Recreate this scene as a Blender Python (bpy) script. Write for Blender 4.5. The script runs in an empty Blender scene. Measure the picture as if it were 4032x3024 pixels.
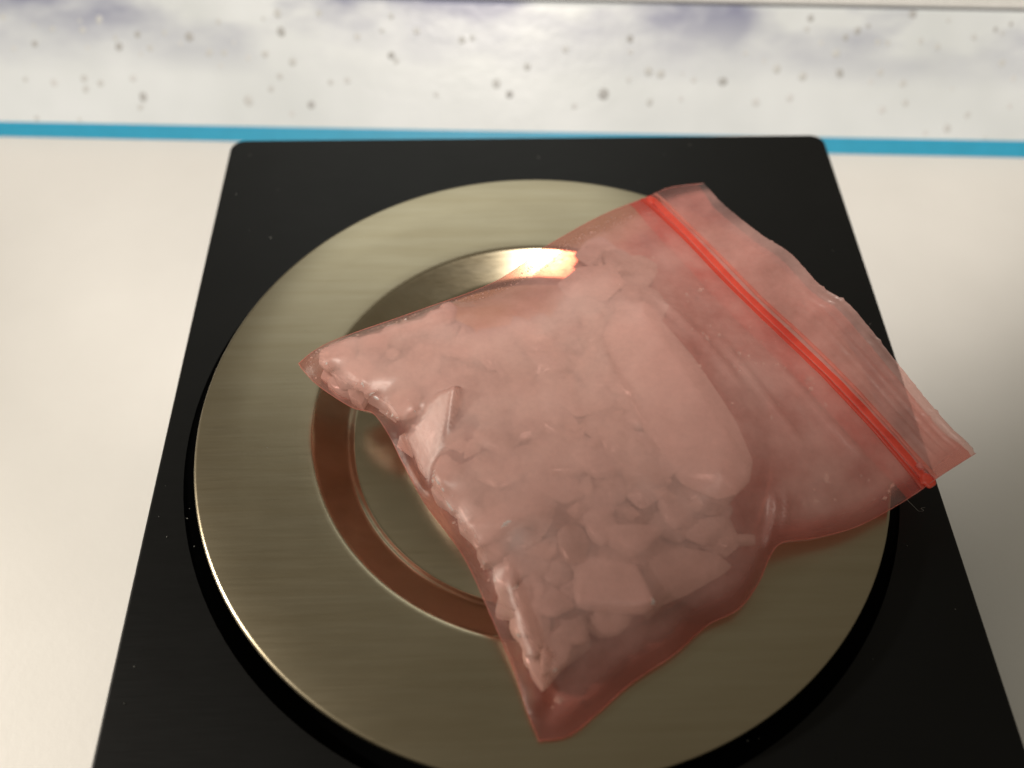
import bpy, bmesh, math, random
import numpy as np
from mathutils import Vector, Matrix, noise
from mathutils.bvhtree import BVHTree

random.seed(7); rng = np.random.default_rng(7)
MM = 0.001
ZO = 21.4            # the pan's top is 21.4 mm above the table; lengths below are mm with z = 0 on the pan
sc = bpy.context.scene

# ------------------------------------------------------------------ camera, world, lamps, exposure
def P(x, y, z): return Vector((x * MM, y * MM, (z + ZO) * MM))
cam_d = bpy.data.cameras.new("camera"); cam = bpy.data.objects.new("camera", cam_d)
sc.collection.objects.link(cam); sc.camera = cam
R_ = Vector((0.99964853, -0.02501839, 0.00876871)); U_ = Vector((0.01575614, 0.82669012, 0.56243683)); F_ = Vector((0.02132027, 0.56210099, -0.82679376))
m = Matrix((R_, U_, -F_)).transposed().to_4x4(); m.translation = P(-5.9675, -58.1502, 92.7136); cam.matrix_world = m
cam_d.sensor_width = 36; cam_d.lens = 36 * 890 / 1024; cam_d.clip_start = 0.002; cam_d.clip_end = 20
cam_d.dof.use_dof = True; cam_d.dof.focus_distance = 0.106; cam_d.dof.aperture_fstop = 14.0; cam_d.dof.aperture_blades = 0

w = bpy.data.worlds.new("World"); sc.world = w; w.use_nodes = True
bg = w.node_tree.nodes["Background"]; bg.inputs[0].default_value = (1.0, 0.88, 0.68, 1); bg.inputs[1].default_value = 0.16

def aim(o, tgt):
    o.rotation_euler = (tgt - o.location).to_track_quat('-Z', 'Y').to_euler()
def lamp(name, kind, loc, tgt, power, col):
    d = bpy.data.lights.new(name, kind); o = bpy.data.objects.new(name, d); sc.collection.objects.link(o)
    o.location = loc; aim(o, tgt); d.energy = power; d.color = col; return d
key = lamp("key_lamp_light", 'SPOT', P(-30, -230, 620), P(0, 192, -21), 15.8, (1.0, 0.915, 0.825))
key.spot_size = math.radians(29.6); key.spot_blend = 0.38; key.shadow_soft_size = 0.017  # cone edge stands in for the shadow of a phone that is not built
side = lamp("added_side_light", 'SPOT', P(-640, -30, 345), P(-122, -60, -21), 30.0, (1.0, 0.91, 0.80))
side.spot_size = math.radians(18.5); side.spot_blend = 0.7; side.shadow_soft_size = 0.03  # added fill lamp without a known source, lights the left of the table
back = lamp("room_light", 'AREA', P(-60, 800, 620), P(0, 10, 0), 1.0, (0.97, 1.0, 0.93))
back.shape = 'RECTANGLE'; back.size = 0.55; back.size_y = 0.5

sc.view_settings.view_transform = 'Standard'; sc.view_settings.look = 'None'
sc.view_settings.exposure = 0.0; sc.view_settings.gamma = 1.0
sc.cycles.use_denoising = True
sc.cycles.max_bounces = 14; sc.cycles.transparent_max_bounces = 24; sc.cycles.diffuse_bounces = 8
sc.cycles.transmission_bounces = 8; sc.cycles.glossy_bounces = 6; sc.cycles.sample_clamp_indirect = 6.0

SEAM = [(-28.87, 3.54, 7.0), (-28.22, 2.53, 7.0), (-26.19, 0.46, 6.6), (-22.28, -2.24, 6.2), (-19.87, -2.92, 6.0), (-17.91, -5.69, 5.6), (-16.24, -9.0, 5.0), (-13.56, -13.84, 4.2), (-9.49, -19.48, 3.2), (-6.59, -25.84, 2.2), (-4.31, -31.38, 1.3), (-3.02, -35.39, 0.8), (-1.97, -38.01, 0.6)]
LEFT = [(-28.87, 3.54, 7.0), (-27.15, 5.41, 7.0), (-24.01, 7.36, 7.0), (-15.28, 11.53, 6.6), (-5.46, 16.69, 6.0), (1.4, 23.4, 5.2), (9.44, 30.0, 4.2), (16.4, 34.13, 3.6), (19.07, 35.13, 4.2), (21.66, 35.31, 4.6), (24.21, 35.22, 5.0)]
RIGHT = [(-1.97, -38.01, 0.6), (1.03, -37.56, 0.6), (4.42, -35.18, 0.7), (7.74, -32.63, 0.8), (12.31, -29.96, 1.0), (16.07, -27.08, 1.2), (19.65, -25.46, 1.5), (22.07, -22.9, 2.2), (23.62, -20.28, 2.8), (25.3, -18.63, 3.0), (29.55, -17.75, 2.2), (34.34, -16.51, 2.2), (38.82, -14.51, 2.8), (41.75, -12.96, 3.4), (44.09, -11.61, 4.2), (46.5, -10.33, 4.8), (48.72, -9.16, 5.2)]
TOP = [(24.21, 35.22, 5.0), (26.66, 29.64, 5.6), (30.28, 24.17, 6.0), (33.21, 20.09, 6.6), (35.7, 14.59, 6.8), (38.53, 11.59, 6.8), (40.59, 7.26, 6.6), (42.7, 2.7, 6.2), (46.36, -4.97, 5.6), (48.49, -7.88, 5.2), (48.72, -9.16, 5.2)]
ZIPLINE = [(16.84, 33.63, 3.8), (21.47, 24.64, 4.6), (26.13, 15.67, 5.0), (30.61, 8.3, 5.2), (34.96, 1.72, 5.0), (39.08, -4.84, 4.4), (42.19, -10.11, 3.8), (43.33, -12.46, 3.5)]
SHARDS = [
   ('big', 8.2, 2.6, [(9.5, 11.03), (12.71, 11.71), (17.85, 3.49), (20.2, -2.46), (21.74, -5.92), (22.91, -10.13), (22.09, -12.7), (20.26, -14.62), (18.22, -14.96), (14.51, -13.11), (11.99, -9.03), (9.07, -2.25), (7.14, 6.43)]) ,
   ('a', 6.4, 2.2, [(5.19, -17.3), (11.18, -17.34), (12.32, -17.83), (10.03, -19.98), (8.4, -21.03), (5.85, -19.53)]) ,
   ('b', 4.6, 2.2, [(9.18, -20.63), (11.78, -18.85), (14.61, -19.65), (17.68, -19.9), (19.35, -21.21), (18.53, -22.09), (13.76, -24.64), (10.46, -25.77), (9.96, -22.8)]) ,
   ('c', 5.6, 2.4, [(2.34, -19.83), (8.8, -21.41), (9.7, -23.9), (10.45, -25.98), (9.05, -26.79), (4.53, -26.35), (1.95, -25.79)]) ,
   ('d', 3.6, 2.0, [(3.44, -25.59), (7.93, -25.69), (7.86, -27.23), (6.52, -28.37), (4.55, -28.36), (3.29, -27.63)]) ,
   ('e', 5.2, 1.8, [(13.45, -17.94), (14.76, -16.55), (19.44, -15.69), (19.57, -17.03), (16.45, -19.31)]) ,
   ('f', 4.2, 1.6, [(18.98, -17.69), (22.49, -17.67), (22.35, -18.89), (17.41, -18.78)]) ,
   ('g', 3.6, 2.0, [(-1.63, -27.73), (2.73, -25.8), (3.3, -27.84), (2.85, -30.1), (-0.46, -32.49), (-1.12, -31.94)]) ,
   ('h', 8.0, 2.4, [(-10.7, -17.0), (-4.89, -14.71), (0.92, -15.64), (-4.24, -18.08), (-7.83, -20.47), (-10.94, -19.79)]) ,
   ('i', 7.4, 2.2, [(-1.51, -8.44), (1.26, -7.39), (5.73, -7.96), (5.71, -9.98), (4.39, -11.34), (1.67, -12.04), (-1.35, -11.07)]) ,
   ('j', 6.6, 2.0, [(6.55, -10.48), (9.98, -8.83), (12.37, -9.51), (12.94, -13.64), (10.06, -15.64), (7.38, -13.22)]) ,
   ('k', 8.6, 1.6, [(-3.43, 6.89), (-0.79, 8.76), (1.71, 7.17), (1.46, 5.29), (-0.54, 3.84), (-2.74, 4.8)]) ,
   ('l', 5.0, 1.2, [(9.91, 19.65), (13.85, 20.91), (14.03, 20.06), (10.36, 18.57)]) ,
   ('facet', 8.4, 2.2, [(-16.14, -6.51), (-14.57, -4.6), (-12.79, -3.4), (-11.07, -3.13), (-11.69, -6.0), (-12.65, -8.95), (-13.72, -11.63), (-14.9, -9.49)]) ,
]
SPECKS = [(11.5, 19.6, 0.46, 1), (8.0, 16.9, 0.54, 2), (8.1, 20.1, 0.39, 1), (16.7, 21.1, 0.31, 1), (17.1, 19.5, 0.46, 1), (20.3, 21.4, 0.54, 1), (23.1, 18.2, 0.46, 1), (23.7, 16.7, 0.69, 2), (27.3, 18.9, 0.58, 2), (29.5, 16.6, 0.5, 1), (32.3, 19.3, 0.39, 1), (36.9, 18.7, 0.77, 2), (40.5, 16.0, 0.54, 1), (43.3, 16.0, 0.5, 1), (42.4, 21.4, 0.46, 1), (53.4, 23.1, 0.62, 1), (54.0, 19.9, 0.69, 2), (50.9, 15.9, 0.62, 1), (56.0, 14.6, 0.58, 1), (61.1, 23.3, 0.54, 1), (50.7, 22.1, 0.35, 1), (5.7, 10.5, 0.46, 1), (11.1, 10.0, 0.69, 0), (16.8, 10.9, 0.54, 1), (17.0, 9.0, 0.5, 1), (19.8, 10.1, 0.65, 1), (26.0, 11.1, 0.62, 0), (27.7, 7.8, 0.69, 2), (27.1, 5.9, 0.46, 1), (47.5, 7.5, 0.69, 1), (53.5, 12.0, 0.58, 1), (51.8, 9.7, 0.65, 1), (59.3, 7.0, 0.77, 2), (63.0, 11.1, 0.54, 1), (55.6, 5.3, 0.5, 0), (74.4, 23.0, 0.46, 1), (74.4, 16.1, 0.65, 2), (75.3, 15.1, 0.46, 1), (68.1, 19.3, 0.62, 0), (72.7, 20.4, 0.39, 1), (79.1, 20.5, 0.54, 0), (87.5, 19.1, 0.65, 1), (89.4, 19.5, 0.46, 1), (94.0, 11.5, 0.62, 1), (96.5, 9.6, 0.69, 2), (82.8, 9.3, 0.54, 0), (2.5, 21.5, 0.39, 1), (4.0, 16.0, 0.39, 0), (17.8, 16.4, 0.39, 0), (7.3, 3.5, 0.39, 1), (15.4, 3.4, 0.31, 1), (66.1, 11.5, 0.54, 0), (47.8, 15.2, 0.39, 0), (42.6, 13.7, 0.35, 0), (27.7, 15.4, 0.35, 0), (35.2, 17.4, 0.31, 0), (45.1, 17.8, 0.31, 0), (99.7, 14.6, 0.54, 1), (114.1, 10.0, 0.85, 2), (118.6, 19.9, 0.69, 2), (118.8, 17.6, 0.5, 0), (122.3, 14.2, 0.77, 1), (124.6, 13.8, 0.69, 1), (122.8, 8.7, 0.62, 1), (128.6, 13.9, 0.31, 0), (130.8, 12.9, 0.46, 0), (136.2, 12.7, 0.77, 2), (118.7, 12.7, 0.46, 0), (146.1, 15.1, 0.62, 1), (143.6, 16.5, 0.35, 0), (142.6, 9.1, 0.69, 0), (148.9, 10.0, 0.54, 0), (151.0, 13.9, 0.65, 1), (153.9, 19.9, 0.46, 0), (151.1, 22.2, 0.46, 1), (151.6, 24.1, 0.58, 2), (156.8, 18.1, 0.62, 1), (157.8, 14.6, 0.65, 2), (158.3, 20.9, 0.54, 2), (160.4, 22.1, 0.62, 2), (162.3, 23.0, 0.39, 2), (164.3, 20.2, 0.5, 1), (166.1, 20.1, 0.42, 1), (165.3, 14.9, 0.62, 1), (169.7, 13.0, 0.54, 1), (170.2, 25.2, 0.69, 2), (172.2, 20.5, 0.54, 1), (175.4, 19.6, 0.54, 1), (176.9, 24.2, 0.39, 1), (181.9, 21.4, 0.5, 1), (185.7, 22.8, 0.46, 2), (187.0, 22.2, 0.46, 1), (188.4, 23.8, 0.39, 2), (187.6, 17.0, 0.62, 1), (190.0, 14.3, 0.54, 0), (182.3, 7.6, 0.54, 1), (178.8, 5.1, 0.62, 1), (170.5, 9.5, 0.54, 1), (166.3, 8.2, 0.62, 0), (174.8, 4.2, 0.5, 0), (186.2, 3.4, 0.31, 1), (190.0, 9.3, 0.46, 0), (108.7, 7.7, 0.54, 0), (128.6, 9.4, 0.46, 0), (106.7, 17.8, 0.54, 0), (140.1, 17.8, 0.46, 0), (163.7, 13.2, 0.46, 0), (178.9, 12.2, 0.35, 0)]
DUST = [(26.15, 52.97, -3.4), (1.76, 50.41, -3.4), (-44.82, -28.6, -3.4), (-45.07, -32.45, -3.4), (-44.26, -13.59, -3.4), (-44.59, 42.87, -3.4), (-38.18, 33.75, -3.4), (-38.4, 43.77, -3.4), (19.64, -37.63, -3.4), (20.87, -37.43, -3.4), (46.02, 16.22, -3.4), (-42.27, -11.27, -3.4), (-40.83, -14.83, -3.4), (-43.72, 51.63, -3.4)]
LINT = [(41.31, -12.49, 1.0), (41.52, -12.91, 1.0), (42.34, -12.9, 0.0), (43.16, -12.89, -1.0), (43.97, -12.78, -2.0), (44.53, -12.73, -2.0), (44.08, -12.66, -1.5), (44.82, -12.31, -2.0)]

# ------------------------------------------------------------------ materials
class NT:
    def __init__(s, name):
        s.m = bpy.data.materials.new(name); s.m.use_nodes = True; s.t = s.m.node_tree; s.t.nodes.clear()
        s.out = s.n('ShaderNodeOutputMaterial')
    def n(s, k, **kw):
        nd = s.t.nodes.new(k)
        for a, v in kw.items(): setattr(nd, a, v)
        return nd
    def l(s, a, b): s.t.links.new(a, b)
    def coord(s, scale=(1, 1, 1), rot=(0, 0, 0)):
        c = s.n('ShaderNodeTexCoord'); mp = s.n('ShaderNodeMapping'); mp.inputs['Scale'].default_value = scale; mp.inputs['Rotation'].default_value = rot
        s.l(c.outputs['Object'], mp.inputs[0]); return mp.outputs[0]
    def noise(s, vec, scale, detail=3, rough=.55):
        t = s.n('ShaderNodeTexNoise'); t.inputs['Scale'].default_value = scale; t.inputs['Detail'].default_value = detail; t.inputs['Roughness'].default_value = rough
        s.l(vec, t.inputs['Vector']); return t.outputs['Fac']
    def ramp(s, fac, stops):
        r = s.n('ShaderNodeValToRGB'); e = r.color_ramp.elements
        while len(e) < len(stops): e.new(.5)
        for k, (p_, c) in enumerate(stops): e[k].position = p_; e[k].color = c if len(c) == 4 else (*c, 1)
        s.l(fac, r.inputs[0]); return r.outputs[0]
    def math(s, op, a, b=None):
        x = s.n('ShaderNodeMath', operation=op)
        for k, v in enumerate((a, b)):
            if v is None: continue
            if isinstance(v, (int, float)): x.inputs[k].default_value = v
            else: s.l(v, x.inputs[k])
        return x.outputs[0]
    def bump(s, h, strength, dist):
        b = s.n('ShaderNodeBump'); b.inputs['Strength'].default_value = strength; b.inputs['Distance'].default_value = dist
        s.l(h, b.inputs['Height']); return b.outputs[0]
    def pbr(s, **kw):
        p_ = s.n('ShaderNodeBsdfPrincipled')
        for k, v in kw.items():
            i = p_.inputs[k.replace('_', ' ')]
            if isinstance(v, (int, float)): i.default_value = v
            elif isinstance(v, tuple): i.default_value = (*v, 1) if len(v) == 3 else v
            else: s.l(v, i)
        s.l(p_.outputs[0], s.out.inputs[0]); return p_

def mat_table():
    t = NT("white_laminate"); v = t.coord()
    c = t.ramp(t.noise(v, 60, 4), [(.3, (.81, .795, .76)), (.7, (.845, .83, .795))])
    t.pbr(Base_Color=c, Roughness=.42, Specular_IOR_Level=.35, Normal=t.bump(t.noise(v, 900, 2), .08, .0003)); return t.m
def mat_black():
    t = NT("black_brushed_plastic"); v = t.coord((1, 22, 1)); v2 = t.coord()
    n_ = t.noise(v, 260, 3)
    c = t.ramp(t.noise(v2, 90, 4), [(.3, (.0050, .0052, .0051)), (.75, (.0066, .0068, .0067))])
    r = t.ramp(n_, [(.3, (.36,) * 3), (.7, (.42,) * 3)])
    t.pbr(Base_Color=c, Roughness=r, Specular_IOR_Level=.20, Normal=t.bump(n_, .03, .0001)); return t.m
def mat_body():
    t = NT("black_case_plastic"); v = t.coord()
    t.pbr(Base_Color=(.012, .012, .012), Roughness=.5, Normal=t.bump(t.noise(v, 1500, 2), .1, .0002)); return t.m
def mat_steel(name, r0, b0):
    t = NT(name); v = t.coord((1, 26, 26)); v2 = t.coord(); v3 = t.coord((1, 14, 14))
    fine = t.noise(v, 120, 4, .65); smear = t.noise(v2, 45, 4, .6); broad = t.noise(v3, 45, 4)
    c = t.ramp(broad, [(.3, (.41, .352, .24)), (.7, (.455, .40, .285))])
    r = t.math('ADD', t.math('MULTIPLY', smear, .14), t.math('ADD', t.math('MULTIPLY', fine, .10), r0))
    t.pbr(Base_Color=c, Metallic=1.0, Roughness=r, Normal=t.bump(fine, b0, .00012)); return t.m
def mat_film(name, tint, scat, haze, rough, crinkle, seal=True, thru=.5):
    t = NT(name); v = t.coord(); 
    tr = t.n('ShaderNodeBsdfTransparent'); tr.inputs[0].default_value = (*tint, 1)
    if seal:                                # paints the zip's soft red glow into the pink film's colours
        rd = t.n('ShaderNodeAttribute', attribute_name='red'); cols = []
        for base_c, red_c in ((tint, (.96, .26, .18)), (scat, (1.0, .13, .06))):
            mc = t.n('ShaderNodeMix', data_type='RGBA'); t.l(rd.outputs['Fac'], mc.inputs[0]); mc.inputs[6].default_value = (*base_c, 1); mc.inputs[7].default_value = (*red_c, 1); cols.append(mc.outputs[2])
        t.l(cols[0], tr.inputs[0])
    df = t.n('ShaderNodeBsdfDiffuse'); df.inputs[0].default_value = (*scat, 1)
    tl = t.n('ShaderNodeBsdfTranslucent'); tl.inputs[0].default_value = (*scat, 1)
    gl = t.n('ShaderNodeBsdfGlossy'); gl.inputs['Color'].default_value = (1, .96, .93, 1); gl.inputs['Roughness'].default_value = rough
    if seal: t.l(cols[1], df.inputs[0]); t.l(cols[1], tl.inputs[0])
    n1 = t.noise(v, 420, 5, .6); n2 = t.noise(v, 2600, 3, .6); n3 = t.noise(v, 130, 4, .6)
    h = t.math('ADD', t.math('MULTIPLY', n1, 1.0), t.math('MULTIPLY', n2, .22))
    if seal:
        at = t.n('ShaderNodeAttribute', attribute_name='seal')
        h = t.math('ADD', h, t.math('MULTIPLY', t.math('MULTIPLY', t.noise(v, 1500, 4, .7), at.outputs['Fac']), 12.0))
    nb = t.bump(h, crinkle, .0006)
    for s_ in (df, tl, gl): t.l(nb, s_.inputs['Normal'])
    sm = t.n('ShaderNodeMixShader'); sm.inputs[0].default_value = thru; t.l(df.outputs[0], sm.inputs[1]); t.l(tl.outputs[0], sm.inputs[2])
    # powder haze clinging to the film: uneven
    hz = t.ramp(n3, [(.34, (haze * .60,) * 3), (.66, (haze * 1.4,) * 3)])
    if seal:
        pw = t.n('ShaderNodeAttribute', attribute_name='powder')
        pv = t.math('MULTIPLY', pw.outputs['Fac'], t.ramp(t.noise(v, 210, 5, .65), [(.34, (.62,) * 3), (.64, (1.0,) * 3)]))
        hz = t.math('ADD', hz, t.math('MULTIPLY', pv, .31))
        mp = t.n('ShaderNodeMix', data_type='RGBA'); t.l(pv, mp.inputs[0]); t.l(cols[1], mp.inputs[6]); mp.inputs[7].default_value = (.93, .62, .55, 1)
        t.l(mp.outputs[2], df.inputs[0]); t.l(mp.outputs[2], tl.inputs[0])
        hz = t.math('MULTIPLY', hz, t.math('SUBTRACT', 1.0, t.math('MULTIPLY', at.outputs['Fac'], .80)))
    mx = t.n('ShaderNodeMixShader'); t.l(hz, mx.inputs[0]); t.l(tr.outputs[0], mx.inputs[1]); t.l(sm.outputs[0], mx.inputs[2])
    lw = t.n('ShaderNodeLayerWeight'); lw.inputs['Blend'].default_value = .5; t.l(nb, lw.inputs['Normal'])
    fr = t.math('ADD', t.math('MULTIPLY', t.math('POWER', lw.outputs['Facing'], 4.0), .5), .045)
    fm = t.n('ShaderNodeMixShader'); t.l(fr, fm.inputs[0]); t.l(mx.outputs[0], fm.inputs[1]); t.l(gl.outputs[0], fm.inputs[2])
    t.l(fm.outputs[0], t.out.inputs[0]); return t.m
def mat_crystal(name, col, gloss=.04):
    t = NT(name); v = t.coord()
    n_ = t.noise(v, 260, 4, .6)
    df = t.n('ShaderNodeBsdfDiffuse'); tl = t.n('ShaderNodeBsdfTranslucent'); gl = t.n('ShaderNodeBsdfGlossy'); gl.inputs['Roughness'].default_value = .25
    c = t.ramp(n_, [(.3, tuple(x * .90 for x in col)), (.7, col)])
    t.l(c, df.inputs[0]); t.l(c, tl.inputs[0])
    nb = t.bump(t.noise(v, 900, 4), .22, .0003)
    for s_ in (df, gl): t.l(nb, s_.inputs['Normal'])
    a = t.n('ShaderNodeMixShader'); a.inputs[0].default_value = .58; t.l(df.outputs[0], a.inputs[1]); t.l(tl.outputs[0], a.inputs[2])
    b = t.n('ShaderNodeMixShader'); b.inputs[0].default_value = gloss; t.l(a.outputs[0], b.inputs[1]); t.l(gl.outputs[0], b.inputs[2])
    t.l(b.outputs[0], t.out.inputs[0]); return t.m
def mat_plain(name, col, rough=.5, spec=.5):
    t = NT(name); v = t.coord(); n_ = t.noise(v, 300, 3)
    c = t.ramp(n_, [(.3, tuple(x * .92 for x in col)), (.7, col)])
    t.pbr(Base_Color=c, Roughness=rough, Specular_IOR_Level=spec); return t.m
def mat_print():
    # printed face: off white with drifting violet-grey ink clouds along its upper edge
    t = NT("printed_white_board"); tc = t.n('ShaderNodeTexCoord'); sp = t.n('ShaderNodeSeparateXYZ'); t.l(tc.outputs['Object'], sp.inputs[0])
    v = t.coord((1, 2.0, 1))
    big = t.noise(v, 26, 4, .55)
    up = t.ramp(t.math('DIVIDE', sp.outputs['Y'], .0262), [(.45, (0,) * 3), (.74, (.5,) * 3), (.95, (1,) * 3)])
    k = t.math('MULTIPLY', up, t.ramp(big, [(.42, (0,) * 3), (.58, (1,) * 3)]))
    c1 = t.ramp(t.noise(t.coord(), 30, 3), [(.35, (.84, .89, .92)), (.65, (.72, .77, .79))])
    mix = t.n('ShaderNodeMix', data_type='RGBA'); t.l(k, mix.inputs[0]); t.l(c1, mix.inputs[6]); mix.inputs[7].default_value = (.27, .29, .42, 1)
    t.pbr(Base_Color=mix.outputs[2], Roughness=.32, Specular_IOR_Level=.4, Normal=t.bump(t.noise(t.coord(), 420, 3), .1, .0004)); return t.m

M = dict(table=mat_table(), black=mat_black(), body=mat_body(), well=mat_plain('matt_black_well', (.0025, .0025, .0025), .8, .1), steel=mat_steel('brushed_steel', .19, .05), dish=mat_steel('polished_steel', .11, .03),
         film=mat_film("pink_film", (.95, .72, .68), (.96, .58, .53), .32, .38, .10, thru=.40),
         filmb=mat_film("pink_film_back", (.93, .60, .55), (.94, .50, .45), .40, .40, .10),
         zip=mat_film("red_zip_plastic", (.90, .12, .06), (.90, .11, .06), .82, .45, .08, seal=False, thru=.4),
         zipg=mat_film("red_zip_ridge_glow", (.95, .40, .32), (.93, .15, .08), .38, .4, .08, seal=False),
         crumb=mat_crystal('matt_crystal_crumb', (.93, .91, .88), 0.0),
         bead=mat_film('coral_seal_edge', (.94, .45, .38), (.95, .42, .34), .55, .35, .05, seal=False),
         crystal=mat_crystal("cloudy_crystal", (.95, .94, .92)), c2=mat_crystal('milky_crystal', (.93, .91, .88)), c3=mat_crystal('smoky_crystal', (.84, .81, .77)), bigc=mat_crystal("pale_crystal", (.97, .95, .93)),
         prnt=mat_print(), blue=mat_plain("blue_ink", (.04, .40, .64), .35, .4),
         lid=mat_plain("lid_plastic", (.78, .78, .76), .22, .5), grey=mat_plain("groove_grey", (.10, .10, .12), .5),
         s0=mat_plain("speck_pale", (.74, .76, .77), .5), s1=mat_plain("speck_grey", (.66, .68, .68), .5), s2=mat_plain("speck_dark", (.50, .51, .51), .5),
         dust=mat_plain("dust", (.30, .30, .28), .8))

# ------------------------------------------------------------------ helpers
def link(o, parent=None):
    sc.collection.objects.link(o)
    if parent: o.parent = parent
    return o
def mesh(name, verts, faces, mat, parent=None, smooth=True, loc=None):
    me = bpy.data.meshes.new(name); me.from_pydata([tuple(v) for v in verts], [], faces); me.validate(); me.update()
    me.materials.append(mat)
    me.polygons.foreach_set('use_smooth', [smooth] * len(me.polygons))
    o = bpy.data.objects.new(name, me)
    if loc is not None: o.location = loc
    return link(o, parent)
def tag(o, label=None, cat=None, group=None, kind=None):
    for k, v in (('label', label), ('category', cat), ('group', group), ('kind', kind)):
        if v: o[k] = v
    return o
def empty(name, loc): 
    o = bpy.data.objects.new(name, None); o.empty_display_size = .01; o.location = loc; return link(o)
def lathe(name, prof, mat, parent, seg=192, loc=(0, 0, 0), close_center=True):
    vs, fs = [], []
    for (r, z) in prof:
        for k in range(seg):
            a = 2 * math.pi * k / seg; vs.append((r * MM * math.cos(a), r * MM * math.sin(a), z * MM))
    n = len(prof)
    for i in range(n - 1):
        for k in range(seg):
            k2 = (k + 1) % seg; fs.append((i * seg + k, i * seg + k2, (i + 1) * seg + k2, (i + 1) * seg + k))
    if close_center:
        fs.append(tuple(range(seg))); fs.append(tuple(reversed(range((n - 1) * seg, n * seg))))
    o = mesh(name, vs, fs, mat, parent, True, loc)
    bm = bmesh.new(); bm.from_mesh(o.data); bmesh.ops.recalc_face_normals(bm, faces=bm.faces); bm.to_mesh(o.data); bm.free()
    return o
def round_box(name, x0, x1, y0, y1, z0, z1, cr, bev, mat, parent, loc):
    """a slab with rounded plan corners (cr) and a small rounded top edge (bev), mm in parent space"""
    def ring(ins, z):
        pts = []
        for cx, cy, a0 in ((x1, y1, 0), (x0, y1, 90), (x0, y0, 180), (x1, y0, 270)):
            sx = -1 if cx == x1 else 1; sy = -1 if cy == y1 else 1
            for k in range(9):
                a = math.radians(a0 + k * 90 / 8); r = max(cr - ins, .05)
                pts.append(((cx + sx * cr + r * math.cos(a)) * MM, (cy + sy * cr + r * math.sin(a)) * MM, z * MM))
        return pts
    rings = [ring(bev, z0), ring(0, z0 + bev)]
    for k in range(5):
        a = math.radians(90 * k / 4); rings.append(ring(bev * (1 - math.cos(a)), z1 - bev + bev * math.sin(a)))
    n = len(rings[0]); vs = [v for r in rings for v in r]; fs = []
    for i in range(len(rings) - 1):
        for k in range(n):
            k2 = (k + 1) % n; fs.append((i * n + k, i * n + k2, (i + 1) * n + k2, (i + 1) * n + k))
    fs.append(tuple(reversed(range(n)))); fs.append(tuple(range((len(rings) - 1) * n, len(rings) * n)))
    o = mesh(name, vs, fs, mat, parent, True, loc)
    o.data.polygons[len(fs) - 1].use_smooth = False; o.data.polygons[len(fs) - 2].use_smooth = False
    return o

# ------------------------------------------------------------------ the table
tb = mesh("table_top", [(-.9, -.7, 0), (.9, -.7, 0), (.9, 1.1, 0), (-.9, 1.1, 0)], [(0, 1, 2, 3)], M['table'], None, False)
tag(tb, "plain white table top under the black scale", None, None, "structure")

# ------------------------------------------------------------------ scale
XC = .51
scale = empty("pocket_scale", (XC * MM, 0, 0))
tag(scale, "flat black weighing scale with a round brushed steel pan", "scale")
pl_ = round_box("top_plate", -47.63, 47.63, -96, 55.27, ZO - 3.45 - 1.6, ZO - 3.45, 2.2, .35, M['black'], scale, (0, 0, 0))
bm = bmesh.new(); bm.from_mesh(pl_.data); bm.faces.ensure_lookup_table()
for nz_ in (1, -1):                        # cut the round well for the pan through the plate
    f_ = max(bm.faces, key=lambda q: q.calc_area() * (1 if q.normal.z * nz_ > .9 else 0)); ed = list(f_.edges); zf = f_.calc_center_median().z
    bmesh.ops.delete(bm, geom=[f_], context='FACES_ONLY')
    vv = [bm.verts.new((-XC * MM + 44.1 * MM * math.cos(2 * math.pi * k / 128), 44.1 * MM * math.sin(2 * math.pi * k / 128), zf)) for k in range(128)]
    ee = [bm.edges.new((vv[k], vv[(k + 1) % 128])) for k in range(128)]
    r_ = bmesh.ops.triangle_fill(bm, use_beauty=True, use_dissolve=False, edges=ed + ee)
    for g_ in r_['geom']:
        if isinstance(g_, bmesh.types.BMFace):
            g_.smooth = False
            if math.hypot(g_.calc_center_median().x + XC * MM, g_.calc_center_median().y) < .0436: bm.faces.remove(g_)
bmesh.ops.recalc_face_normals(bm, faces=bm.faces); bm.to_mesh(pl_.data); bm.free()
lathe("pan_well", [(44.1, ZO - 3.46), (44.07, ZO - 4.98), (8.0, ZO - 5.0)], M['well'], scale, 128, (-XC * MM, 0, 0), False)
round_box("case", -46.6, 46.6, -95, 54.3, .8, ZO - 3.45 - 1.65, 3.0, .8, M['body'], scale, (0, 0, 0))
for sx in (-38, 38):
    for sy in (-86, 45):
        lathe("foot", [(4, .02), (4, .9)], M['body'], scale, 24, (sx * MM, sy * MM, 0))
prof = [(40.6, -1.15), (41.5, -1.15), (41.85, -1.0), (42.0, -.7), (42.0, -.42), (41.93, -.2), (41.78, -.05), (41.55, 0)]
prof += [(36, 0), (30, 0), (28.6, 0), (28.2, -.03), (27.9, -.14), (27.6, -.36), (24.7, -2.22), (24.3, -2.42), (24.0, -2.5), (23.7, -2.5), (23.5, -2.62), (23.2, -2.62), (23.0, -2.5), (12, -2.5), (.4, -2.5)]
pan = lathe("weighing_pan", list(reversed(prof)), M['steel'], scale, 256, (-XC * MM, 0, ZO * MM), False)
pan.data.materials.append(M['dish'])
for f_ in pan.data.polygons:
    if math.hypot(f_.center.x, f_.center.y) < .0281: f_.material_index = 1
tag(pan, "round brushed steel pan with a shallow stepped dish in its middle")
ctr = mesh("pan_centre", [(.41 * MM * math.cos(k * .5236), .41 * MM * math.sin(k * .5236), -2.501 * MM) for k in range(12)], [tuple(range(12))], M['steel'], pan, False)
lathe("pan_underside", [(.5, -2.9), (24.4, -2.9), (28.3, -.62), (40.6, -1.16)], M['body'], pan, 128, (0, 0, 0), False)
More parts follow.
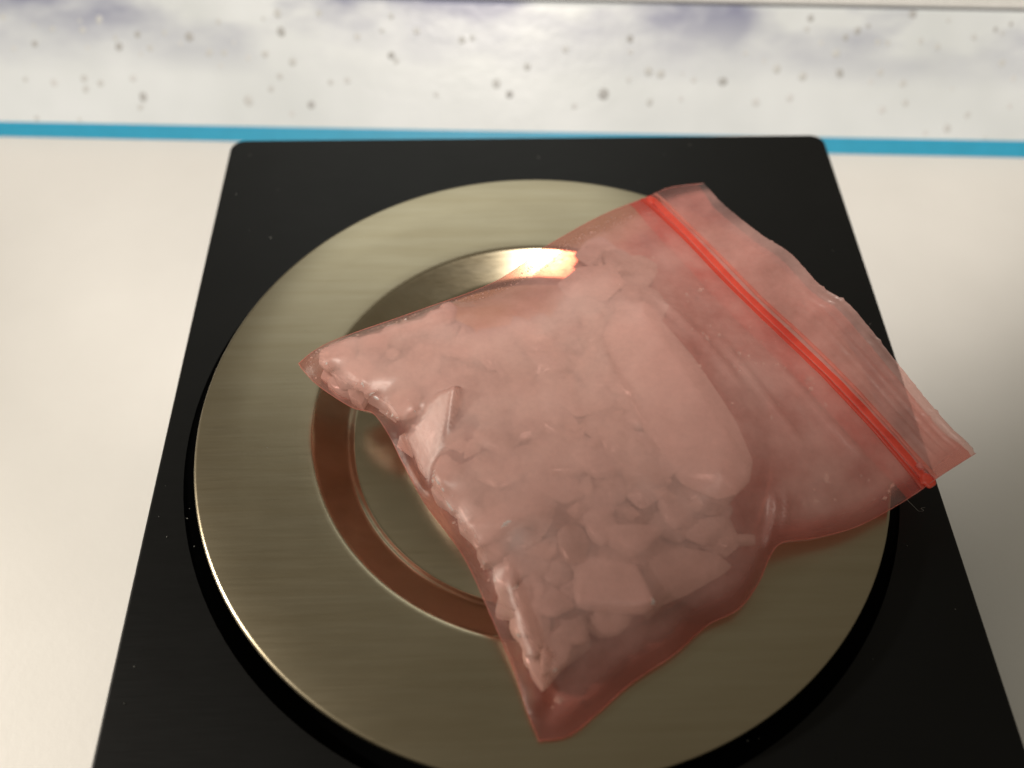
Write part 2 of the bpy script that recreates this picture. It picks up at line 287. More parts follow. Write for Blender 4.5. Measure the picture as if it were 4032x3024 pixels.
lathe("pan_spindle", [(9, -4.99), (9, -2.95)], M['body'], pan, 48)

# ------------------------------------------------------------------ printed box behind
A0 = P(-98.740, 77.939, -21.4); box = empty("printed_box", A0); box.rotation_euler = (0, 0, math.radians(-2.6122))
tag(box, "white speckled box with a blue stripe along its foot, behind the scale", "box")
c45 = math.cos(math.radians(45)); X0, X1 = -160, 360
def prism(name, prof2, x0, x1, mat, parent):
    n = len(prof2); vs = [(x0 * MM, y * MM, z * MM) for y, z in prof2] + [(x1 * MM, y * MM, z * MM) for y, z in prof2]
    fs = [(k, (k + 1) % n, n + (k + 1) % n, n + k) for k in range(n)] + [tuple(range(n)), tuple(reversed(range(n, 2 * n)))]
    o = mesh(name, vs, fs, mat, parent, False)
    bm = bmesh.new(); bm.from_mesh(o.data); bmesh.ops.recalc_face_normals(bm, faces=bm.faces); bm.to_mesh(o.data); bm.free(); return o
H = 26.2 * c45
# the sloped board in its own frame: x along, y up the slope, z out of the face
ring = [(0.05, 0), (25.4, 0), (25.85, -.10), (26.12, -.36), (26.2, -.75), (26.2, -2.0), (1.4, -2.0), (0.05, -.65)]
board = prism("sloped_board", ring, X0, X1, M['prnt'], box); board.rotation_euler = (math.radians(45), 0, 0)
board.location = (0, 0, .05 * MM)
st = prism("blue_stripe", [(0.06, .004), (2.95, .004), (2.95, .05), (0.06, .05)], X0 + .2, X1 - .2, M['blue'], box); st.rotation_euler = board.rotation_euler; st.location = board.location
for v_ in st.data.vertices:
    if v_.co.y > .002: v_.co.y += (v_.co.x / MM - 97) * .0017 * MM
prism("lid_groove", [(H + .6, H - 2.4), (H + 2.1, H - 2.4), (H + 2.1, H - .9), (H + .6, H - .9)], X0 + 1, X1 - 1, M['grey'], box)
prism("lid", [(H + 1.6, H - .85), (H + 1.45, H - .4), (H + 1.6, H - .05), (H + 2.2, H + .2), (H + 60, H + .2), (H + 60, H - .85)], X0, X1, M['lid'], box)
prism("lower_body", [(2.6, .1), (H + 1.4, H - 2.6), (H + 58, H - 2.6), (H + 58, .1)], X0 + .5, X1 - .5, M['grey'], box)
dome_v, dome_f = [], []
for i, (r, h) in enumerate(((1, 0), (.82, .13), (.45, .24))):
    for k in range(10): a = 2 * math.pi * k / 10; dome_v.append((r * math.cos(a), r * math.sin(a), h))
dome_v.append((0, 0, .27))
for i in range(2):
    for k in range(10): dome_f.append((i * 10 + k, i * 10 + (k + 1) % 10, i * 10 + 10 + (k + 1) % 10, i * 10 + 10 + k))
for k in range(10): dome_f.append((20 + k, 20 + (k + 1) % 10, 30))
domes = []
for key_ in ('s0', 's1', 's2'):
    me = bpy.data.meshes.new("speck"); me.from_pydata(dome_v, [], dome_f); me.materials.append(M[key_]); me.polygons.foreach_set('use_smooth', [True] * len(me.polygons)); domes.append(me)
for (a, b, r, k) in SPECKS:
    o = bpy.data.objects.new("speck", domes[k]); link(o, board)
    o.location = (a * MM, b * MM, .02 * MM); r *= 1.12 * random.uniform(.85, 1.1)
    o.scale = (r * MM * random.uniform(.85, 1.1), r * MM * random.uniform(.9, 1.25), r * MM * .8); o.rotation_euler = (0, 0, random.uniform(-.5, .5))

# ------------------------------------------------------------------ bag: outline curves
def arc(pts, n):
    p = np.array(pts, float)
    # Catmull-Rom densify then resample by arc length
    q = np.vstack([2 * p[0] - p[1], p, 2 * p[-1] - p[-2]]); D = []
    for i in range(1, len(q) - 2):
        for u in np.linspace(0, 1, 12, endpoint=False):
            a, b, c, d = q[i - 1], q[i], q[i + 1], q[i + 2]
            D.append(.5 * ((2 * b) + (c - a) * u + (2 * a - 5 * b + 4 * c - d) * u * u + (3 * b - a - 3 * c + d) * u ** 3))
    D.append(p[-1]); D = np.array(D)
    s = np.concatenate([[0], np.cumsum(np.linalg.norm(np.diff(D, axis=0), axis=1))]); s /= s[-1]
    return D, s
def sample(curve, u): return np.stack([np.interp(u, curve[1], curve[0][:, k]) for k in range(3)], -1)
NS, NT_ = 130, 150
TZ = .865
cS, cT, cL, cR, cZ = [arc(x, 0) for x in (SEAM, TOP, LEFT, RIGHT, ZIPLINE)]
def zip_u(curve, pt):
    d = np.linalg.norm(curve[0][:, :2] - np.array(pt[:2]), axis=1); return curve[1][np.argmin(d)]
uL, uR = zip_u(cL, ZIPLINE[0]), zip_u(cR, ZIPLINE[-1])
S = np.linspace(0, 1, NS); T = np.linspace(0, 1, NT_); iz = int(round(TZ * (NT_ - 1))); T[iz] = TZ
eL = sample(cL, np.interp(T, [0, TZ, 1], [0, uL, 1])); eR = sample(cR, np.interp(T, [0, TZ, 1], [0, uR, 1]))
eB = sample(cS, S); eT = sample(cT, S); eT[1:-1, :2] += rng.normal(0, .025, (NS - 2, 2)) + .14 * (rng.random((NS - 2, 1)) > .97); eZ = sample(cZ, S)
def coons(b, t_, l, r, tt):
    s = S[:, None, None]; t = tt[None, :, None]
    return ((1 - t) * b[:, None] + t * t_[:, None] + (1 - s) * l[None] + s * r[None]
            - ((1 - s) * (1 - t) * b[0] + s * (1 - t) * b[-1] + (1 - s) * t * t_[0] + s * t * t_[-1]))
eZ[0] = eL[iz]; eZ[-1] = eR[iz]
G = np.zeros((NS, NT_, 3))
G[:, :iz + 1] = coons(eB, eZ, eL[:iz + 1], eR[:iz + 1], T[:iz + 1] / TZ)
G[:, iz:] = coons(eZ, eT, eL[iz:], eR[iz:], (T[iz:] - TZ) / (1 - TZ))
def at(s, t):
    i = min(max(s * (NS - 1), 0), NS - 1.001); j = min(max(t * (NT_ - 1), 0), NT_ - 1.001); a, b = int(i), int(j); u, v = i - a, j - b
    return (1 - u) * (1 - v) * G[a, b] + u * (1 - v) * G[a + 1, b] + (1 - u) * v * G[a, b + 1] + u * v * G[a + 1, b + 1]
def pan_z(x, y):
    r = np.hypot(x, y)
    return np.interp(r, [0, 24, 28, 41.8, 42.4, 60], [-2.5, -2.5, 0, 0, -3.3, -3.3])

edge = np.minimum(np.minimum(S[:, None], 1 - S[:, None]) * 53, T[None, :] * 62)    # mm to the sealed edges
def near_edge(q):
    k = np.argmin((G[:, :, 0] - q[0]) ** 2 + (G[:, :, 1] - q[1]) ** 2); i, j = divmod(int(k), NT_)
    return edge[i, j], G[i, j, 2]
# ------------------------------------------------------------------ crystals
tris_all, verts_all = [], []
def crystal(poly, ztop, th, tilt, label, group, mat, name="crystal_shard", slope=None, ridge_=None, inset=None):
    """a broken, flat-faceted piece: convex hull of an inset top, a full waist and a smaller base"""
    c = np.mean(np.array(poly), axis=0)
    def zz(p): return ztop + tilt[0] * (p[0] - c[0]) + tilt[1] * (p[1] - c[1])
    V = []; ins = inset or random.uniform(.62, .9)
    for p in poly:
        p = np.array(p); a = c + (p - c) * min(.96, ins + random.uniform(-.10, .10)); b = c + (p - c) * random.uniform(.6, .9)
        V.append((a[0], a[1], zz(a) - random.uniform(0, .28) * min(1, th / 2))); V.append((p[0], p[1], zz(p) - random.uniform(.35, .8) * th * .7)); V.append((b[0], b[1], zz(b) - th))
    if ridge_:
        for (x, y, dz) in ridge_: V.append((x, y, zz((x, y)) + dz))
    for k, v_ in enumerate(V):          # keep every corner inside the sealed edges and under the film's slope
        q = np.array(v_[:2])
        for _ in range(8):
            e_, gz = near_edge(q)
            if e_ > 1.3: break
            q = q + (c - q) * .25
        V[k] = (q[0], q[1], min(v_[2], gz + (1.7 if slope is None else 2.4) * max(0, e_ - .6)))
    base = P(c[0], c[1], zz(c) - th)
    bm = bmesh.new()
    for v in V: bm.verts.new(P(*v) - base)
    r = bmesh.ops.convex_hull(bm, input=bm.verts); bad = list({e for e in r['geom_interior'] + r['geom_unused'] if isinstance(e, bmesh.types.BMVert)})
    bmesh.ops.delete(bm, geom=bad, context='VERTS')
    bmesh.ops.dissolve_limit(bm, angle_limit=.06, verts=bm.verts, edges=bm.edges)
    bmesh.ops.bevel(bm, geom=bm.edges[:], offset=.16 * MM, segments=1, affect='EDGES', clamp_overlap=True)
    bmesh.ops.recalc_face_normals(bm, faces=bm.faces)
    bm.verts.index_update(); b0 = len(verts_all)
    for v in bm.verts: w_ = v.co + base; verts_all.append((w_.x / MM, w_.y / MM, w_.z / MM - ZO))
    for f in bm.faces: tris_all.append(tuple(b0 + v.index for v in f.verts))
    me = bpy.data.meshes.new(name); bm.to_mesh(me); bm.free(); me.materials.append(mat); me.polygons.foreach_set('use_smooth', [True] * len(me.polygons)); me.set_sharp_from_angle(angle=math.radians(28))
    o = bpy.data.objects.new(name, me); o.location = base; link(o)
    return tag(o, label, "crystal", group)
SL = {'big': "largest pale crystal shard, long blade under the film nearest the red zip",
      'a': "pale angular crystal shard below the middle of the pink bag",
      'b': "broad cloudy crystal plate near the pinched lower edge of the bag",
      'c': "wide pale crystal plate with a straight lower side, left of the broad plate",
      'd': "round ended crystal lobe poking into the dark lower edge of the bag",
      'e': "slim slanted crystal just under the largest blade's blunt end",
      'f': "thin sliver of crystal beside the pinched fold of the bag",
      'g': "lowest crystal in the bag, right of the bright crease",
      'h': "pale lumpy crystal behind the sealed seam of the bag",
      'i': "rounded crystal lump near the centre of the bag",
      'j': "crystal tucked left of the largest blade's blunt end",
      'k': "dark edged crystal below the glinting upper side of the bag",
      'l': "small bar shaped crystal alone near the red zip's upper end",
      'facet': "crystal pushing up the cream glinting facet by the sealed seam"}
for nme, zt, th, poly in SHARDS:
    tl = (random.uniform(-.04, .04), random.uniform(-.04, .06))
    if nme == 'facet': tl = (.52, .40); zt -= 1.6
    if nme == 'big': tl = (-.03, .05)
    crystal(poly, zt - .3, th, tl, SL[nme], "crystal shards in the pink bag", M['bigc'] if nme in ('big',) else M['c2'] if nme in 'bdgi' else M['crystal'], slope=1 if nme == 'facet' else None,
            ridge_=[(12.2, 9.0, .35), (16.0, 0.5, .75), (19.8, -8.5, .9), (18.5, -12.5, .5)] if nme == 'big' else None, inset=.93 if nme == 'big' else None)
def top_h(s, t):
    a = max(0, min(1, (s + .02) / .14)) * max(0, min(1, (1.0 - s) / .42)) * max(0, min(1, (t + .05) / .15)) * max(0, min(1, (.74 - t) / .18))
    return a
def zone(s, t):
    if t < .16: return "cloudy white crystal shard lying along the bag's sealed bottom seam"
    if s < .30: return "cloudy white crystal shard lying along the bag's upper side seam"
    if t > .50: return "cloudy white crystal shard between the largest blade and the red zip"
    if s > .62: return "cloudy white crystal shard in the shaded lower side of the bag"
    return "cloudy white crystal shard packed in the middle of the bag"
cnt = 0; tries = 0
filled = []
while cnt < 135 and tries < 6000:
    tries += 1
    s, t = random.uniform(.03, .88), random.uniform(.02, .70)
    h = top_h(s, t)
    if s < .19 and .28 < t < .66: continue
    if math.hypot(at(s, t)[0] + 13.3, at(s, t)[1] + 6.6) < 6.0: continue
    if h < .12 or t > .72 - .55 * max(0, min(1, (s - .22) / .35)) * .42: continue
    p = at(s, t); r = random.uniform(2.5, 5.0) * (.65 + .45 * h)
    if any((p[0] - q[0]) ** 2 + (p[1] - q[1]) ** 2 < (.33 * (r + q[2])) ** 2 for q in filled): continue
    filled.append((p[0], p[1], r))
    base = p[2] * .55 + 5.4 * h ** .7 * random.choice((random.uniform(.74, 1.0), random.uniform(.4, .8)))
    zt = max(base, pan_z(p[0], p[1]) + 2.4) + .3
    n = random.randint(5, 8); a0 = random.uniform(0, 6.28); el = random.uniform(.55, 1.0); ea = random.uniform(0, 3.14); poly = []
    for k in range(n):
        a = a0 + 6.283 * (k + random.uniform(-.25, .25)) / n; q = np.array([math.cos(a), math.sin(a)]) * r * random.uniform(.78, 1.12)
        e = np.array([math.cos(ea), math.sin(ea)]); q = q - e * (q @ e) * (1 - el); poly.append((p[0] + q[0], p[1] + q[1]))
    crystal(poly, zt, random.uniform(1.5, 2.6), (random.uniform(-.24, .24), random.uniform(-.24, .24)),
            zone(s, t), "crystal shards in the pink bag", M[random.choice(('crystal', 'crystal', 'c2', 'c2', 'c3'))])
    cnt += 1

def rand_poly(p, r, lo=5, hi=8):
    n = random.randint(lo, hi); a0 = random.uniform(0, 6.28); el = random.uniform(.55, 1.0); ea = random.uniform(0, 3.14); poly = []
    for k in range(n):
        a = a0 + 6.283 * (k + random.uniform(-.25, .25)) / n; q = np.array([math.cos(a), math.sin(a)]) * r * random.uniform(.78, 1.12)
        e = np.array([math.cos(ea), math.sin(ea)]); q = q - e * (q @ e) * (1 - el); poly.append((p[0] + q[0], p[1] + q[1]))
    return poly
extra = [(.07 + .80 * k / 13 + random.uniform(-.01, .01), random.uniform(.045, .08), random.uniform(2.4, 3.4)) for k in range(14)]
extra += [(random.uniform(.05, .09), .05 + .24 * k / 6, random.uniform(1.8, 2.8)) for k in range(7)]
for s, t, r in extra:
    p = at(s, t)
    if math.hypot(p[0] + 13.3, p[1] + 6.6) < 4.6: continue
    crystal(rand_poly(p, r), max(p[2] + 2.6, pan_z(p[0], p[1]) + 2.2), 2.2, (random.uniform(-.1, .1), random.uniform(-.1, .1)), zone(s, t), "crystal shards in the pink bag", M[random.choice(('crystal', 'c2'))])
for k in range(16):
    u = k / 15; x, y = 8.5 + 4.0 * u - random.uniform(.4, 4.2), 9.5 - 21 * u + random.uniform(-1.5, 1.5)
    crystal(rand_poly((x, y), random.uniform(2.2, 3.8)), 7.9 - .5 * u + random.uniform(-.5, .25), 2.2, (random.uniform(-.12, .12), random.uniform(-.12, .12)),
            "cloudy white crystal shard packed along the largest blade's inner side", "crystal shards in the pink bag", M[random.choice(('crystal', 'c2', 'c3'))])
# ------------------------------------------------------------------ film draped over the crystals
bvh = BVHTree.FromPolygons([Vector(v) for v in verts_all], tris_all)
ob = np.full((NS, NT_), -50.0); lo = np.full((NS, NT_), 50.0)
for i in range(NS):
    for j in range(NT_):
        h = bvh.ray_cast(Vector((G[i, j, 0], G[i, j, 1], 60)), Vector((0, 0, -1)))
        if h[0] is not None: ob[i, j] = h[0].z + .22
edge = np.minimum(np.minimum(S[:, None], 1 - S[:, None]) * 53, T[None, :] * 62)    # mm to the sealed edges
ob_raw = ob.copy(); ob = np.where(edge < 1.0, -50, ob)
zt = G[:, :, 2].copy(); pin = np.zeros((NS, NT_), bool); pin[0] = pin[-1] = True; pin[:, 0] = pin[:, -1] = True; pin[:, iz] = True
z0 = zt.copy(); zt = np.maximum(zt, ob); zt[pin] = z0[pin]
floor_ = pan_z(G[:, :, 0], G[:, :, 1]) + .25
for it in range(1600):
    q = zt.copy(); q[1:-1, 1:-1] = .25 * (zt[2:, 1:-1] + zt[:-2, 1:-1] + zt[1:-1, 2:] + zt[1:-1, :-2])
    q = np.maximum(q, np.maximum(ob, floor_)); q[pin] = z0[pin]; zt = q
for it in range(16):
    q = zt.copy(); q[1:-1, 1:-1] = .25 * (zt[2:, 1:-1] + zt[:-2, 1:-1] + zt[1:-1, 2:] + zt[1:-1, :-2]); q[pin] = z0[pin]; zt = np.maximum(q, ob - .12)
# creases: ridges along lines between points, tent profile
def ridge(pts, hgt, wid):
    global zt
    best = np.full((NS, NT_), 1e9); amp = np.zeros((NS, NT_))
    for k in range(len(pts) - 1):
        a, b = np.array(pts[k][:2]), np.array(pts[k + 1][:2]); d = b - a; L2 = d @ d
        u = np.clip(((G[:, :, 0] - a[0]) * d[0] + (G[:, :, 1] - a[1]) * d[1]) / L2, 0, 1)
        ds = np.hypot(G[:, :, 0] - a[0] - u * d[0], G[:, :, 1] - a[1] - u * d[1])
        uu = (k + u) / (len(pts) - 1); am = np.minimum(1, np.minimum(uu * 4, (1 - uu) * 5))
        better = ds < best; best = np.where(better, ds, best); amp = np.where(better, am, amp)
    zt = zt + hgt * amp * np.maximum(0, 1 - best / wid) ** 1.3 * np.minimum(1, edge / 2.5)
# the pinched fold towards the lowest corner: a narrow strip of film turned to the left, with a sharp crest
cr_ = np.array([(-4.5, -21.6), (-4.0, -24.15), (-3.1, -26.9), (-2.1, -30.2), (-1.45, -33.2), (-1.55, -36.0)]); crz = np.interp(np.arange(6), [0, 1, 3, 5], [.35, 1.0, 1.2, .9])
Dc = np.array([cr_[int(u)] * (1 - (u - int(u))) + cr_[min(int(u) + 1, 5)] * (u - int(u)) for u in np.linspace(0, 5, 60)]); zc_ = np.interp(np.linspace(0, 5, 60), np.arange(6), crz)
d2 = (G[:, :, 0, None] - Dc[:, 0]) ** 2 + (G[:, :, 1, None] - Dc[:, 1]) ** 2; kk = d2.argmin(-1); dist = np.sqrt(d2.min(-1)); dx = G[:, :, 0] - Dc[kk, 0]; dy = G[:, :, 1] - Dc[kk, 1]
idx = [np.unravel_index(((G[:, :, 0] - q[0]) ** 2 + (G[:, :, 1] - q[1]) ** 2).argmin(), (NS, NT_)) for q in Dc]; zl = np.array([zt[i, j] for i, j in idx]); zl = np.convolve(np.pad(zl, 6, mode='edge'), np.ones(13) / 13, 'valid') + zc_
end_ = np.clip(np.minimum(kk, 59 - kk) / 6.0, 0, 1); wl = .9 + .5 * np.sin(kk / 59 * math.pi)
strip = zl[kk] + .53 * dx + .40 * dy
wt_ = np.where(dx < 0, np.clip((wl - dist) / .35 + .5, 0, 1), np.clip(1 - dist / .9, 0, 1)) * end_ * np.clip(edge / .7, 0, 1)
zt = zt * (1 - wt_) + wt_ * np.where(dx < 0, strip, np.maximum(zt, zl[kk] - .9 * dist))
ridge([(25.0, -13.5), (24.6, -16), (23.2, -20.4)], .9, .8)
ridge([(26.4, -13.0), (25.9, -16), (24.6, -19.4)], .7, .7)
ridge([(13.2, 14.0), (19.0, 6.5), (23.5, -2.0)], .45, 1.2)
ridge([(20.0, 9.5), (26.0, -2.0), (29.5, -8.5)], .35, 1.0)
ridge([(28.0, 4.0), (33.0, -4.5), (37.0, -9.5)], .3, .9)
ridge([(1.5, 18.2), (4.0, 21.0)], .35, .5)
ridge([(-22, 4.5), (-14, 8.2), (-7, 11.3)], .35, 1.1)
ridge([(6, 6), (9, -3), (11, -8)], .3, 1.2)
# the taut flat facet by the seam
fp = [q for n_, _z, _t, q in SHARDS if n_ == 'facet'][0]; fa = np.array(fp); fa = fa.mean(0) + (fa - fa.mean(0)) * 1.3 + np.array([.6, .3])
sd = np.full((NS, NT_), 1e9)
for k in range(len(fa)):
    a, b = fa[k], fa[(k + 1) % len(fa)]; nrm = np.array([-(b - a)[1], (b - a)[0]]) / np.linalg.norm(b - a)
    if nrm @ (fa.mean(0) - a) < 0: nrm = -nrm
    sd = np.minimum(sd, (G[:, :, 0] - a[0]) * nrm[0] + (G[:, :, 1] - a[1]) * nrm[1])
ins_ = np.clip(sd / .5 + .5, 0, 1); fc = fa.mean(0); zm = zt[sd > 0].mean()
zt = zt * (1 - ins_) + ins_ * (zm + .53 * (G[:, :, 0] - fc[0]) + .40 * (G[:, :, 1] - fc[1]))
zt = np.where(pin | (ins_ < .02), zt, np.maximum(zt, np.where(edge < 1.2, -50, ob_raw + .05)))
# fine crumple
nz = np.array([[noise.noise(Vector((G[i, j, 0] * .33, G[i, j, 1] * .33, 3.1))) * .22 + noise.ridged_multi_fractal(Vector((G[i, j, 0] * .16, G[i, j, 1] * .16, 9.7)), 1.0, 2.1, 3, 1.0, 2.0) * .10 for j in range(NT_)] for i in range(NS)])
free_end = np.minimum(1, np.abs(T[None, :] - TZ) * 62 / 2.0)
zt += (nz - nz.mean()) * .55 * np.minimum(1, edge / 3.0) * (1 - ins_) * np.where(T[None, :] > TZ, .6, free_end)
# ribs pulled along the flap near its lower corner
fl = np.clip((T[None, :] - TZ - .03) / .03, 0, 1) * np.clip((S[:, None] - .25) / .4, 0, 1)
zt += .17 * fl * np.sin(T[None, :] * 62 * 2 * math.pi / 1.15 + 1.5 * np.sin(S[:, None] * 4))
seal = np.exp(-(edge / 2.3) ** 4)
seal = np.where(T[None, :] > TZ, np.exp(-(np.minimum(S[:, None], 1 - S[:, None]) * 53 / 1.8) ** 4), seal)
# lower sheet lies on the pan and in its dish
bub = np.clip(edge / 9, 0, 1)
zb = np.maximum(G[:, :, 2] - 7.5 * bub * (2 - bub) / 1.0 * np.where(T[None, :] > TZ, 0, np.clip((TZ - T[None, :]) / .25, 0, 1)), pan_z(G[:, :, 0], G[:, :, 1]) + .12)
zb = np.minimum(zb, zt - .05); zb -= np.where(T[None, :] >= TZ, np.clip((T[None, :] - TZ) / .06, 0, 1) * .9 * np.clip(np.minimum(S, 1 - S)[:, None] * 12, 0, 1), 0)
zb[0] = G[0, :, 2] - .02; zb[-1] = G[-1, :, 2] - .02; zb[:, 0] = G[:, 0, 2] - .02

bc = P(8, -2, .2)
bag = empty("zip_bag", bc); tag(bag, "small pink plastic zip bag of white crystals lying on the steel pan", "bag")
def sheet(name, Z, j0, j1, mat, shrink=0.0):
    vs, fs = [], []
    for i in range(NS):
        for j in range(j0, j1 + 1): vs.append(P(G[i, j, 0], G[i, j, 1], Z[i, j]) - bc)
    n = j1 - j0 + 1
    for i in range(NS - 1):
        for j in range(n - 1): fs.append((i * n + j, (i + 1) * n + j, (i + 1) * n + j + 1, i * n + j + 1))
    o = mesh(name, vs, fs, mat, bag)
    dz_ = (TZ - T[None, :]) * 62 + .25 * np.sin(S[:, None] * 9)
    red = np.where(dz_ > 0, np.exp(-np.maximum(dz_, 0) / (1.6 + .9 * np.sin(S[:, None] * 3.1))), np.maximum(np.exp(-(dz_ / .5) ** 2), .22)) * .8
    a = o.data.attributes.new('red', 'FLOAT', 'POINT'); a.data.foreach_set('value', red[:, j0:j1 + 1].ravel().astype(np.float32))
    pwd = np.clip((.70 - T[None, :]) / .22, 0, 1) * np.clip((.88 - S[:, None]) / .5, 0, 1) * np.clip(edge / 2.5, 0, 1) * (1 if name == 'front_film' else 0)
    pwd = np.maximum(pwd, .55 * np.clip((T[None, :] - .50) / .15, 0, 1) * np.clip(edge / 3, 0, 1) * (1 if name in ('front_film', 'front_flap') else 0))
    pwd = pwd * (1 - .85 * np.clip((.20 - S[:, None]) / .06, 0, 1) * np.clip((T[None, :] - .24) / .06, 0, 1))
    a = o.data.attributes.new('powder', 'FLOAT', 'POINT'); a.data.foreach_set('value', pwd[:, j0:j1 + 1].ravel().astype(np.float32))
    a = o.data.attributes.new('seal', 'FLOAT', 'POINT'); a.data.foreach_set('value', seal[:, j0:j1 + 1].ravel().astype(np.float32)); return o
sheet("front_film", zt, 0, iz, M['film']); sheet("back_film", zb, 0, iz, M['filmb'])
tag(sheet("front_flap", zt, iz, NT_ - 1, M['film']), "ribbed flap above the red zip")
sheet("back_flap", zb, iz, NT_ - 3, M['filmb'])
# zip: a moulded red track on each sheet
def track(name, Z, dt, wid, hgt, mat, s0=0.0, s1=1.0):
    vs, fs = [], []; K = 9; ii = [i for i in range(NS) if s0 <= S[i] <= s1]
    for i in ii:
        tt = TZ + dt; j = tt * (NT_ - 1); a = int(j); u = j - a
        c = (1 - u) * G[i, a] + u * G[i, a + 1]; zc = (1 - u) * Z[i, a] + u * Z[i, a + 1]
        d = G[i, a + 2] - G[i, a - 2]; d = d[:2] / np.linalg.norm(d[:2])
        wv = wid * (1 + .06 * noise.noise(Vector((i * .2, 0, dt * 99))))
        for k in range(K):
            x = -1 + 2 * k / (K - 1); vs.append(P(c[0] + d[0] * x * wv, c[1] + d[1] * x * wv, zc + hgt * math.sqrt(max(0, 1 - x * x)) + .02) - bc)
    for i in range(len(ii) - 1):
        for k in range(K - 1): fs.append((i * K + k, (i + 1) * K + k, (i + 1) * K + k + 1, i * K + k + 1))
    return mesh(name, vs, fs, mat, bag)
tag(track("zip_track", zt, .001, .50, .08, M['zip']), "bright red zip closure line")
track("zip_track", zt, -.016, .30, .16, M['zipg']); track("zip_track", zt, .018, .26, .16, M['bead']); track("zip_track", zb, -.006, .6, -.2, M['zip']); track("zip_glow", zb, -.030, 1.3, -.1, M['zipg'])  # the wide last strip is added to paint the zip's red glow

def bead(name, pts, r):
    vs, fs = [], []; K = 6
    for k, p in enumerate(pts):
        d = pts[min(k + 1, len(pts) - 1)] - pts[max(k - 1, 0)]; d = Vector(d).normalized(); e1 = d.cross(Vector((0, 0, 1))).normalized(); e2 = d.cross(e1)
        rr = r * (1 + .35 * noise.noise(Vector((k * .35, 1.7, 0))))
        for a in range(K): vs.append(P(*(Vector(p) + (e1 * math.cos(a * 1.0472) + e2 * math.sin(a * 1.0472)) * rr)) - bc)
    for k in range(len(pts) - 1):
        for a in range(K): fs.append((k * K + a, k * K + (a + 1) % K, k * K + K + (a + 1) % K, k * K + K + a))
    return mesh(name, vs, fs, M['bead'], bag)
bead("seam_edge", eB, .035); bead("side_edge", eL, .035); bead("side_edge", eR, .04)
def crimp(s, dt, r3, mat, name, sd):
    j = (TZ + dt) * (NT_ - 1); i = int(s * (NS - 1)); c = G[i, int(j)]; z_ = zt[i, int(j)]
    d = G[min(i + 2, NS - 1), int(j)] - G[max(i - 2, 0), int(j)]; an = math.atan2(d[1], d[0])
    bm = bmesh.new(); bmesh.ops.create_icosphere(bm, subdivisions=3, radius=1)
    for v in bm.verts:
        v.co *= 1 + .35 * noise.noise(v.co * 1.6 + Vector((sd, 0, 0))); x, y = v.co.x * r3[0], v.co.y * r3[1]
        v.co = P(c[0] + x * math.cos(an) - y * math.sin(an), c[1] + x * math.sin(an) + y * math.cos(an), z_ + v.co.z * r3[2] + .1) - bc
    me = bpy.data.meshes.new(name); bm.to_mesh(me); bm.free(); me.materials.append(mat); me.polygons.foreach_set('use_smooth', [True] * len(me.polygons))
    return link(bpy.data.objects.new(name, me), bag)
crimp(.985, .002, (.9, .8, .25), M['zip'], "zip_end_crimp", 1); crimp(.012, -.002, (.7, .6, .2), M['zip'], "zip_end_crimp", 5)
crimp(.955, .012, (.5, .45, .35), M['film'], "zip_end_bead", 9)
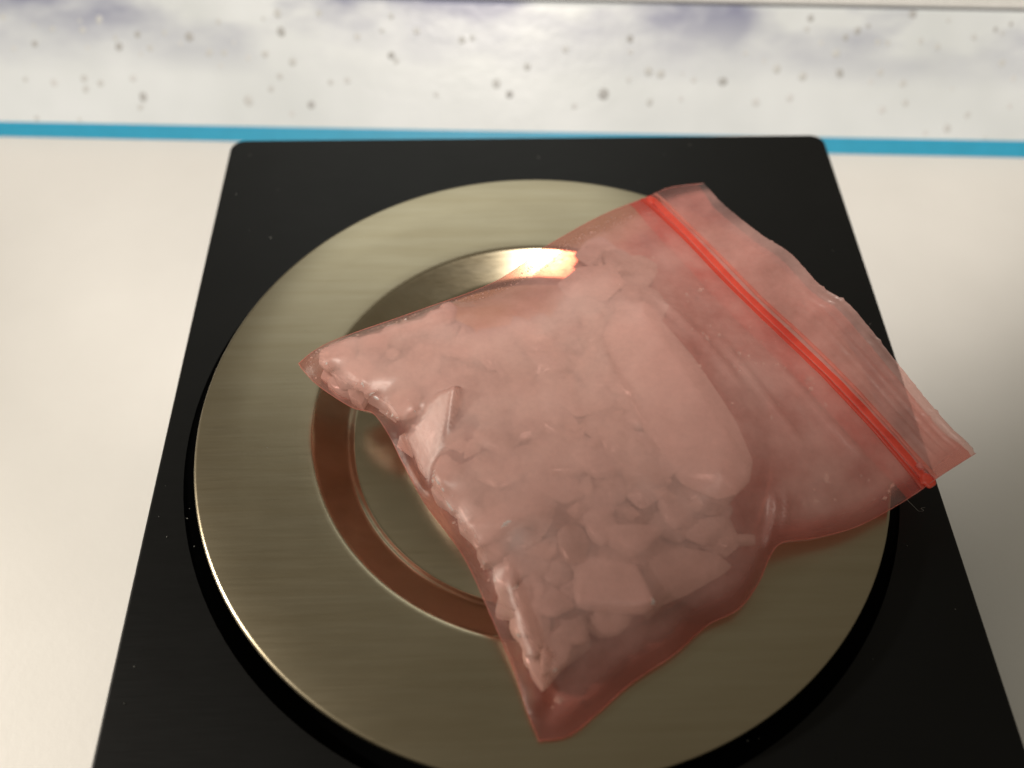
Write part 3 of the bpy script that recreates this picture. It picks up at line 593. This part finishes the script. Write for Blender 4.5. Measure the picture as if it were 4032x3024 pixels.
# ------------------------------------------------------------------ crumbs, dust, lint
def bits(name, items, mat, label):
    vs, fs = [], []
    for (x, y, z, r) in items:
        b = len(vs); ax = [Vector((random.gauss(0, 1), random.gauss(0, 1), random.gauss(0, 1))).normalized() for _ in range(2)]
        e1 = ax[0]; e2 = e1.cross(ax[1]).normalized(); e3 = e1.cross(e2); q = P(x, y, z)
        for v in (e1 * 1.3, -e1 * 1.2, e2, -e2 * .8, e3 * .8, -e3 * .7): vs.append(q + v * r * MM * random.uniform(.7, 1.2))
        for f in ((0, 2, 4), (2, 1, 4), (1, 3, 4), (3, 0, 4), (2, 0, 5), (1, 2, 5), (3, 1, 5), (0, 3, 5)): fs.append(tuple(b + k for k in f))
    o = mesh(name, vs, fs, mat, None, False); return tag(o, label, None, None, "stuff")
it = []
for k in range(520):
    if k < 150: s, t = random.uniform(.02, .98), random.uniform(.60, .85)
    elif k < 440: s, t = abs(random.gauss(0, .025)) + .012, random.uniform(.01, .8)
    else: s, t = random.uniform(.02, .98), abs(random.gauss(0, .03)) + .02
    if s > .98: continue
    i, j = min(int(s * (NS - 1)), NS - 1), min(int(t * (NT_ - 1)), NT_ - 1); r = min(.5, .07 + random.expovariate(1 / .09)) if not 150 <= k < 440 else random.uniform(.05, .16)
    it.append((G[i, j, 0], G[i, j, 1], zt[i, j] - r * .8 - .05, r))
tries = 0
while len(it) < 620 and tries < 60000:                       # fines filling the gaps between the shards
    tries += 1
    s, t = random.uniform(.03, .80), random.uniform(.02, .62)
    if s > .55 and random.random() < (s - .55) * 3.0: continue
    i, j = int(s * (NS - 1)), int(t * (NT_ - 1)); r = random.uniform(1.0, 2.0)
    if edge[i, j] < 2.0 or t > .62 - .2 * s or (s < .19 and t > .28) or zt[i, j] - ob_raw[i, j] < .5: continue
    it.append((G[i, j, 0], G[i, j, 1], max(zt[i, j] - r * 1.2 - random.uniform(.05, .5), pan_z(G[i, j, 0], G[i, j, 1]) + r), r))
bits("crystal_crumbs", it, M['crumb'], "tiny white crystal crumbs clinging inside the pink bag")
dl = [(x, y, -3.40, random.uniform(.07, .13)) for x, y, z in DUST] + [(random.uniform(-46, 46), random.uniform(-58, 54), -3.42, random.uniform(.03, .08)) for _ in range(25)]
dl = [d for d in dl if math.hypot(d[0], d[1]) > 41.5]
for _ in range(40):
    a, r = random.uniform(0, 6.28), random.uniform(29, 41); dl.append((r * math.cos(a), r * math.sin(a), .02, random.uniform(.03, .07)))
bits("dust_specks", dl, M['dust'], "pale dust specks scattered over the scale")
vs, fs = [], []
Dl, _s = arc(LINT, 0)
for k, p in enumerate(Dl):
    for a in range(5): vs.append(P(p[0] + .035 * math.cos(a * 1.2566), p[1], p[2] + .035 * math.sin(a * 1.2566)))
for k in range(len(Dl) - 1):
    for a in range(5): fs.append((k * 5 + a, k * 5 + (a + 1) % 5, k * 5 + 5 + (a + 1) % 5, k * 5 + 5 + a))
tag(mesh("lint_fibre", vs, fs, M['dust'], None), "curled white lint fibre under the bag's lower zip corner", "lint")
